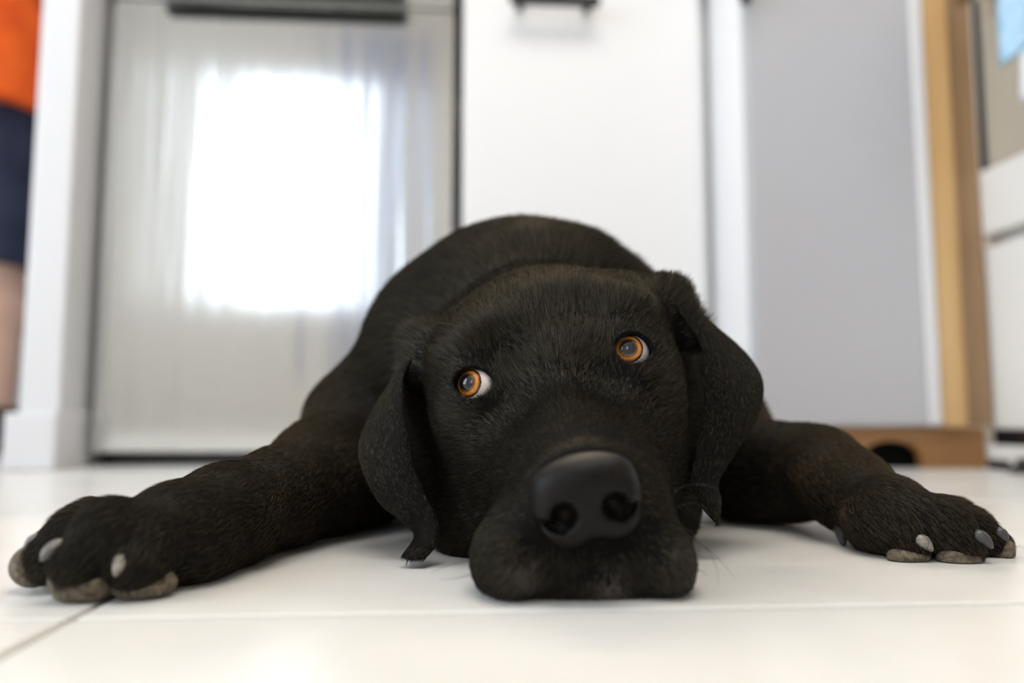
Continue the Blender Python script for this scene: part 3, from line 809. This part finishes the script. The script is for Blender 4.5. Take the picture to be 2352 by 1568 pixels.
def dens_fn(c):
    d = np.full(len(c), 1.0e6)
    h = toH(c); hd = (h[:, 1] < 110) & (np.abs(h[:, 0]) < 130)
    d[hd] = 4.6e6
    d[(~hd) & (c[:, 1] > 0.85)] = 0.35e6
    d[(~hd) & (c[:, 1] < 0.55)] = 1.8e6
    d[c[:, 2] < 0.002] = 0
    return d
fur = grow('fur', allV, allT, VN, TA, flow, length, tint, bare, np.where(isear, 0.6, np.where(headw > 0.5, 0.8, 1.0)), dens_fn, dogo)

# ------------------------------------------------------------------ eyes
def eye_mat(gaze, rI, rP):
    mt = mat('eye', rough=0.4, spec=0.1, Coat_Weight=1.0, Coat_Roughness=0.01, Coat_IOR=1.5); nt = mt.node_tree; b = nt.nodes['Principled BSDF']
    tc = nt.nodes.new('ShaderNodeTexCoord'); nm = nt.nodes.new('ShaderNodeVectorMath'); nm.operation = 'NORMALIZE'
    nt.links.new(tc.outputs['Object'], nm.inputs[0])
    dt = nt.nodes.new('ShaderNodeVectorMath'); dt.operation = 'DOT_PRODUCT'; dt.inputs[1].default_value = gaze
    nt.links.new(nm.outputs[0], dt.inputs[0])
    ac = nt.nodes.new('ShaderNodeMath'); ac.operation = 'ARCCOSINE'; nt.links.new(dt.outputs['Value'], ac.inputs[0])
    ns = nt.nodes.new('ShaderNodeTexNoise'); ns.inputs['Scale'].default_value = 900; ns.inputs['Detail'].default_value = 3
    nt.links.new(tc.outputs['Object'], ns.inputs['Vector'])
    ma = nt.nodes.new('ShaderNodeMath'); ma.operation = 'MULTIPLY_ADD'; ma.inputs[1].default_value = 0.10
    nt.links.new(ns.outputs['Fac'], ma.inputs[0]); nt.links.new(ac.outputs[0], ma.inputs[2])
    mr = nt.nodes.new('ShaderNodeMath'); mr.operation = 'DIVIDE'; mr.inputs[1].default_value = 1.6
    nt.links.new(ma.outputs[0], mr.inputs[0])
    rp = nt.nodes.new('ShaderNodeValToRGB'); cr = rp.color_ramp
    e = cr.elements; off = 0.05
    def P(a): return (a+off)/1.6
    e[0].position = P(rP-0.03); e[0].color = (0.006, 0.006, 0.010, 1)
    e[1].position = P(rP+0.03); e[1].color = (0.07, 0.035, 0.015, 1)
    for ang, col in ((rI*0.66, (0.22, 0.09, 0.025)), (rI*0.76, (0.75, 0.30, 0.045)), (rI*0.90, (0.60, 0.19, 0.02)), (rI, (0.03, 0.012, 0.006)), (rI+0.05, (0.03, 0.015, 0.01)), (rI+0.10, (0.80, 0.70, 0.65)), (rI+0.3, (0.88, 0.82, 0.79))):
        x = e.new(min(P(ang), 1.0)); x.color = (*col, 1)
    nt.links.new(ma.outputs[0], mr.inputs[0]); nt.links.new(mr.outputs[0], rp.inputs['Fac']); nt.links.new(rp.outputs['Color'], b.inputs['Base Color'])
    return mt
for s, c, ax, gz in EYES:
    Ye = YEL if s < 0 else YER
    rd = N_(at(*gz, Ye)-CAM); bq = (CAM-c).dot(rd); cq = (CAM-c).dot(CAM-c)-0.0112**2
    g = N_(CAM+rd*(-bq-math.sqrt(max(bq*bq-cq, 0)))-c)
    bm = bmesh.new(); bmesh.ops.create_uvsphere(bm, u_segments=64, v_segments=40, radius=0.0112)
    for v in bm.verts:
        d = v.co.normalized().dot(Vector(g)); a = math.acos(max(-1, min(1, d)))
        v.co *= 1+0.055*max(0, math.cos(min(a/0.62, 1)*PI/2))   # corneal bulge
    o = obj('eye', bm_mesh(bm, 'eye'), eye_mat(tuple(g), 0.72, 0.36), None, True)
    o.location = c+ax*0.0009+hr*(s*0.0010); o.parent = dogo
    o['label'] = 'amber brown eye'

# nose leather mesh
nlo = H(NX, NY, NZ)-0.034
NV, NQ = ns.mesh(nlo, nlo+0.068, 0.0007)
NV = ns.project(NV, 1)
nmat = add_noise(mat('nose_leather', rough=0.36, spec=0.14), 700, (0.004, 0.0036, 0.0035), (0.010, 0.0085, 0.0078), bump=0.55, bscale=1100, dist=0.0006)
no = obj('nose', npmesh('nose', NV, NQ), nmat, dogo, True); no.parent = dogo
no['label'] = 'bare black nose leather'

# ------------------------------------------------------------------ claws, pads, whiskers
M['claw'] = add_noise(mat('grey_claw', rough=0.45), 300, (0.08, 0.075, 0.07), (0.32, 0.29, 0.24))
M['darkclaw'] = mat('dark_claw', (0.05, 0.05, 0.055), 0.35)
M['midclaw'] = mat('mid_grey_claw', (0.13, 0.125, 0.12), 0.4)
M['pad'] = add_noise(mat('paw_pad', rough=0.85), 400, (0.06, 0.048, 0.033), (0.19, 0.155, 0.105), bump=0.5, bscale=900, dist=0.0008)
def claw(a, b, r, mt, bend=0.002):
    A_, B_ = at(*a), at(*b); t = np.linspace(0, 1, 9)[:, None]
    path = A_+(B_-A_)*t+np.array([0, 0, bend])*4*t*(1-t)
    return tube('claw', path, r*np.array([0.85, 1.0, 1.0, 0.95, 0.88, 0.78, 0.64, 0.45, 0.16]), mt, dogo, 12)
claw((302, 1288, .368), (264, 1322, .356), 0.0050, M['claw'], 0.003)
claw((148, 1262, .368), (94, 1286, .357), 0.0044, M['midclaw'], 0.002)
claw((94, 1246, .392), (58, 1266, .382), 0.0040, M['midclaw'])
claw((508, 1270, .403), (486, 1316, .398), 0.0036, M['midclaw'], 0.0005)
claw((2104, 1242, .432), (2142, 1266, .425), 0.0043, M['claw'])
claw((2240, 1232, .426), (2280, 1260, .420), 0.0040, M['darkclaw'])
claw((2292, 1226, .441), (2314, 1245, .437), 0.0037, M['darkclaw'])
claw((1928, 1208, .490), (1939, 1256, .485), 0.0040, M['darkclaw'], 0.0005)
def pad(p, r, yaw):
    bm = bmesh.new(); bmesh.ops.create_uvsphere(bm, u_segments=28, v_segments=18, radius=1.0)
    R = Matrix.Rotation(yaw, 4, 'Z'); c = Vector(at(*p))
    for v in bm.verts:
        q = Vector((v.co.x*r[0], v.co.y*r[1], v.co.z*r[2])); q = R @ q; v.co = c+q; v.co.z = max(v.co.z, 0.0003)
    return obj('toe_pad', bm_mesh(bm, 'toe_pad'), M['pad'], dogo, True)
for p_, r_, a_ in PADS: pad(p_, r_, a_)
M['whisker'] = mat('whisker', (0.02, 0.02, 0.02), 0.3)
for a, b, c in (((1548, 1130, .375), (1590, 1112, .36), (1650, 1122, .35)), ((1552, 1165, .372), (1600, 1155, .36), (1625, 1180, .352)),
                ((1565, 1210, .37), (1600, 1240, .36), (1605, 1300, .352)), ((1570, 1225, .37), (1630, 1270, .36), (1650, 1345, .35)),
                ((1575, 1240, .37), (1625, 1260, .37), (1690, 1330, .37)), ((1580, 1300, .36), (1610, 1310, .355), (1625, 1325, .352)),
                ((1130, 1290, .37), (1060, 1290, .365), (990, 1315, .365)), ((1120, 1305, .365), (1060, 1325, .36), (1010, 1330, .36)),
                ((1160, 1245, .352), (1120, 1238, .347), (1085, 1252, .346)), ((1140, 1190, .37), (1110, 1178, .362), (1080, 1190, .36)),
                ((1330, 715, .445), (1322, 655, .43), (1326, 600, .42)), ((1352, 725, .44), (1330, 670, .425), (1318, 640, .418)),
                ((1100, 770, .44), (1055, 750, .435), (1005, 740, .44)), ((1420, 690, .45), (1445, 672, .44), (1480, 668, .44))):
    t = np.linspace(0, 1, 10)[:, None]; A_, B_, C_ = at(*a), at(*b), at(*c)
    B_ = 2*B_-(A_+C_)/2
    path = A_*(1-t)**2+2*B_*t*(1-t)+C_*t*t
    path[:, 2] = np.maximum(path[:, 2], 0.001)
    tube('whisker', path, np.linspace(0.00022, 0.00005, 10), M['whisker'], dogo, 5)

# ------------------------------------------------------------------ person standing beyond the pilaster
PX, PYY = at(30, 700, 1.80)[0]-0.165, 1.80
ps = SDF(); ps.floor = 0.0
def pp(x, y, z): return np.array([PX+x, PYY+y, z])
def limb(S_, pts, rs, k=0.03):
    for a, b, ra, rb in zip(pts[:-1], pts[1:], rs[:-1], rs[1:]): S_.add(cap(pp(*a), pp(*b), ra, rb, k))
for s in (-1, 1):
    limb(ps, [(s*0.095, 0, 0.90), (s*0.115, -0.01, 0.50), (s*0.12, 0.02, 0.32), (s*0.12, 0.03, 0.085)], [0.095, 0.062, 0.056, 0.038])
    limb(ps, [(s*0.12, 0.05, 0.035), (s*0.135, -0.14, 0.028)], [0.036, 0.03], 0.02)
    limb(ps, [(s*0.19, 0, 1.40), (s*0.225, 0.03, 1.13), (s*0.15, -0.19, 1.16)], [0.056, 0.046, 0.028])
    limb(ps, [(s*0.146, -0.20, 1.165), (s*0.115, -0.255, 1.175)], [0.026, 0.033], 0.02)
    for j in range(4):
        z = 1.142+j*0.020; L = (0.056, 0.068, 0.072, 0.062)[j]
        limb(ps, [(s*0.110, -0.262, z), (s*(0.110-L*0.45), -0.285, z+0.002), (s*(0.110-L*0.9), -0.280-j*0.001, z)], [0.0098, 0.009, 0.0075], 0.004)
    limb(ps, [(s*0.125, -0.235, 1.195), (s*0.095, -0.25, 1.225), (s*0.075, -0.265, 1.232)], [0.013, 0.011, 0.009], 0.006)
ps.add(ell(pp(0, 0, 0.97), (0.165, 0.115, 0.13), None, 0.05)); ps.add(ell(pp(0, 0.0, 1.24), (0.175, 0.11, 0.23), None, 0.06))
ps.add(cap(pp(-0.13, 0, 1.41), pp(0.13, 0, 1.41), 0.065, 0.065, 0.05)); ps.add(cap(pp(0, 0, 1.42), pp(0, -0.02, 1.56), 0.058, 0.054, 0.03))
ps.add(ell(pp(0, -0.02, 1.665), (0.074, 0.095, 0.115), None, 0.02)); ps.add(ell(pp(0, -0.06, 1.60), (0.05, 0.055, 0.06), None, 0.03))
ps.add(cap(pp(0, -0.112, 1.675), pp(0, -0.130, 1.635), 0.008, 0.014, 0.012)); ps.add(ell(pp(0, -0.110, 1.595), (0.024, 0.010, 0.010), None, 0.006))
for s in (-1, 1):
    ps.add(ell(pp(s*0.075, 0.0, 1.655), (0.010, 0.022, 0.032), None, 0.006)); ps.cut(ell(pp(s*0.031, -0.118, 1.678), (0.016, 0.016, 0.010), None, 0.01))
pv, pq = ps.mesh((PX-0.32, PYY-0.34, -0.01), (PX+0.32, PYY+0.2, 1.80), 0.006)
person = obj('person', npmesh('person', pv, pq), add_noise(mat('skin', rough=0.5), 8, (0.58, 0.36, 0.27), (0.66, 0.43, 0.33)), None, True)
tag(person, 'person in an orange shirt and navy shorts standing beyond the white pilaster', 'person')
def cloth(name, build, lo, hi, mt, label):
    S_ = SDF(); build(S_); v, q = S_.mesh(lo, hi, 0.008)
    o = obj(name, npmesh(name, v, q), mt, person, True); o.parent = person; o['label'] = label; return o
def b_shirt(S_):
    S_.add(ell(pp(0, 0, 1.0), (0.205, 0.14, 0.20), None, 0.06)); S_.add(ell(pp(0, 0, 1.24), (0.205, 0.135, 0.24), None, 0.06))
    S_.add(cap(pp(-0.14, 0, 1.41), pp(0.14, 0, 1.41), 0.078, 0.078, 0.05))
    for s in (-1, 1): S_.add(cap(pp(s*0.19, 0, 1.40), pp(s*0.24, 0.02, 1.14), 0.075, 0.072, 0.03))
    S_.add(cap(pp(-0.06, 0, 0.95), pp(-0.07, 0, 0.70), 0.165, 0.175, 0.05)); S_.add(cap(pp(0.06, 0, 0.95), pp(0.07, 0, 0.70), 0.165, 0.175, 0.05))
    S_.cut(ell(pp(0, 0, -0.245), (1.5, 1.5, 1.0), None, 0.004)); S_.cut(cap(pp(0, -0.03, 1.49), pp(0, -0.03, 1.6), 0.062, 0.08, 0.01))
    for s in (-1, 1): S_.cut(ell(pp(s*0.26, 0.02, 1.03), (0.075, 0.2, 0.09), None, 0.004))
cloth('shirt', b_shirt, (PX-0.36, PYY-0.24, 0.66), (PX+0.36, PYY+0.24, 1.56), add_noise(mat('orange_cotton', rough=0.9), 14, (0.72, 0.085, 0.004), (0.86, 0.13, 0.008)), 'orange shirt')
def b_shorts(S_):
    for s in (-1, 1): S_.add(cap(pp(s*0.085, 0, 0.86), pp(s*0.115, -0.005, 0.42), 0.118, 0.100, 0.02))
    S_.add(ell(pp(0, 0, 0.93), (0.175, 0.122, 0.16), None, 0.05))
    S_.cut(ell(pp(0, 0, 0.12), (0.6, 0.6, 0.30), None, 0.004))
cloth('shorts', b_shorts, (PX-0.28, PYY-0.2, 0.38), (PX+0.28, PYY+0.2, 1.12), add_noise(mat('navy_cotton', rough=0.9), 14, (0.012, 0.016, 0.04), (0.022, 0.028, 0.06)), 'navy shorts')
def b_hair(S_):
    S_.add(ell(pp(0, 0.005, 1.69), (0.083, 0.095, 0.105), None, 0.02)); S_.cut(ell(pp(0, -0.11, 1.64), (0.085, 0.10, 0.085), None, 0.015))
cloth('hair', b_hair, (PX-0.11, PYY-0.13, 1.54), (PX+0.11, PYY+0.13, 1.82), mat('brown_hair', (0.05, 0.03, 0.02), 0.6), 'short brown hair')
M['shoe'] = mat('dark_brown_leather', (0.05, 0.03, 0.02), 0.4)
for s_ in (-1, 1):
    def b_shoe(S_):
        S_.floor = 0.0
        S_.add(cap(pp(s_*0.12, 0.055, 0.038), pp(s_*0.137, -0.155, 0.028), 0.047, 0.040, 0.02))
        S_.add(cap(pp(s_*0.12, 0.04, 0.05), pp(s_*0.12, 0.03, 0.085), 0.046, 0.048, 0.02)); S_.cut(cap(pp(s_*0.12, 0.03, 0.12), pp(s_*0.12, 0.03, 0.14), 0.045, 0.06, 0.004))
    cloth('shoe', b_shoe, (PX+s_*0.13-0.08, PYY-0.23, -0.01), (PX+s_*0.13+0.08, PYY+0.13, 0.14), M['shoe'], 'dark brown shoe')
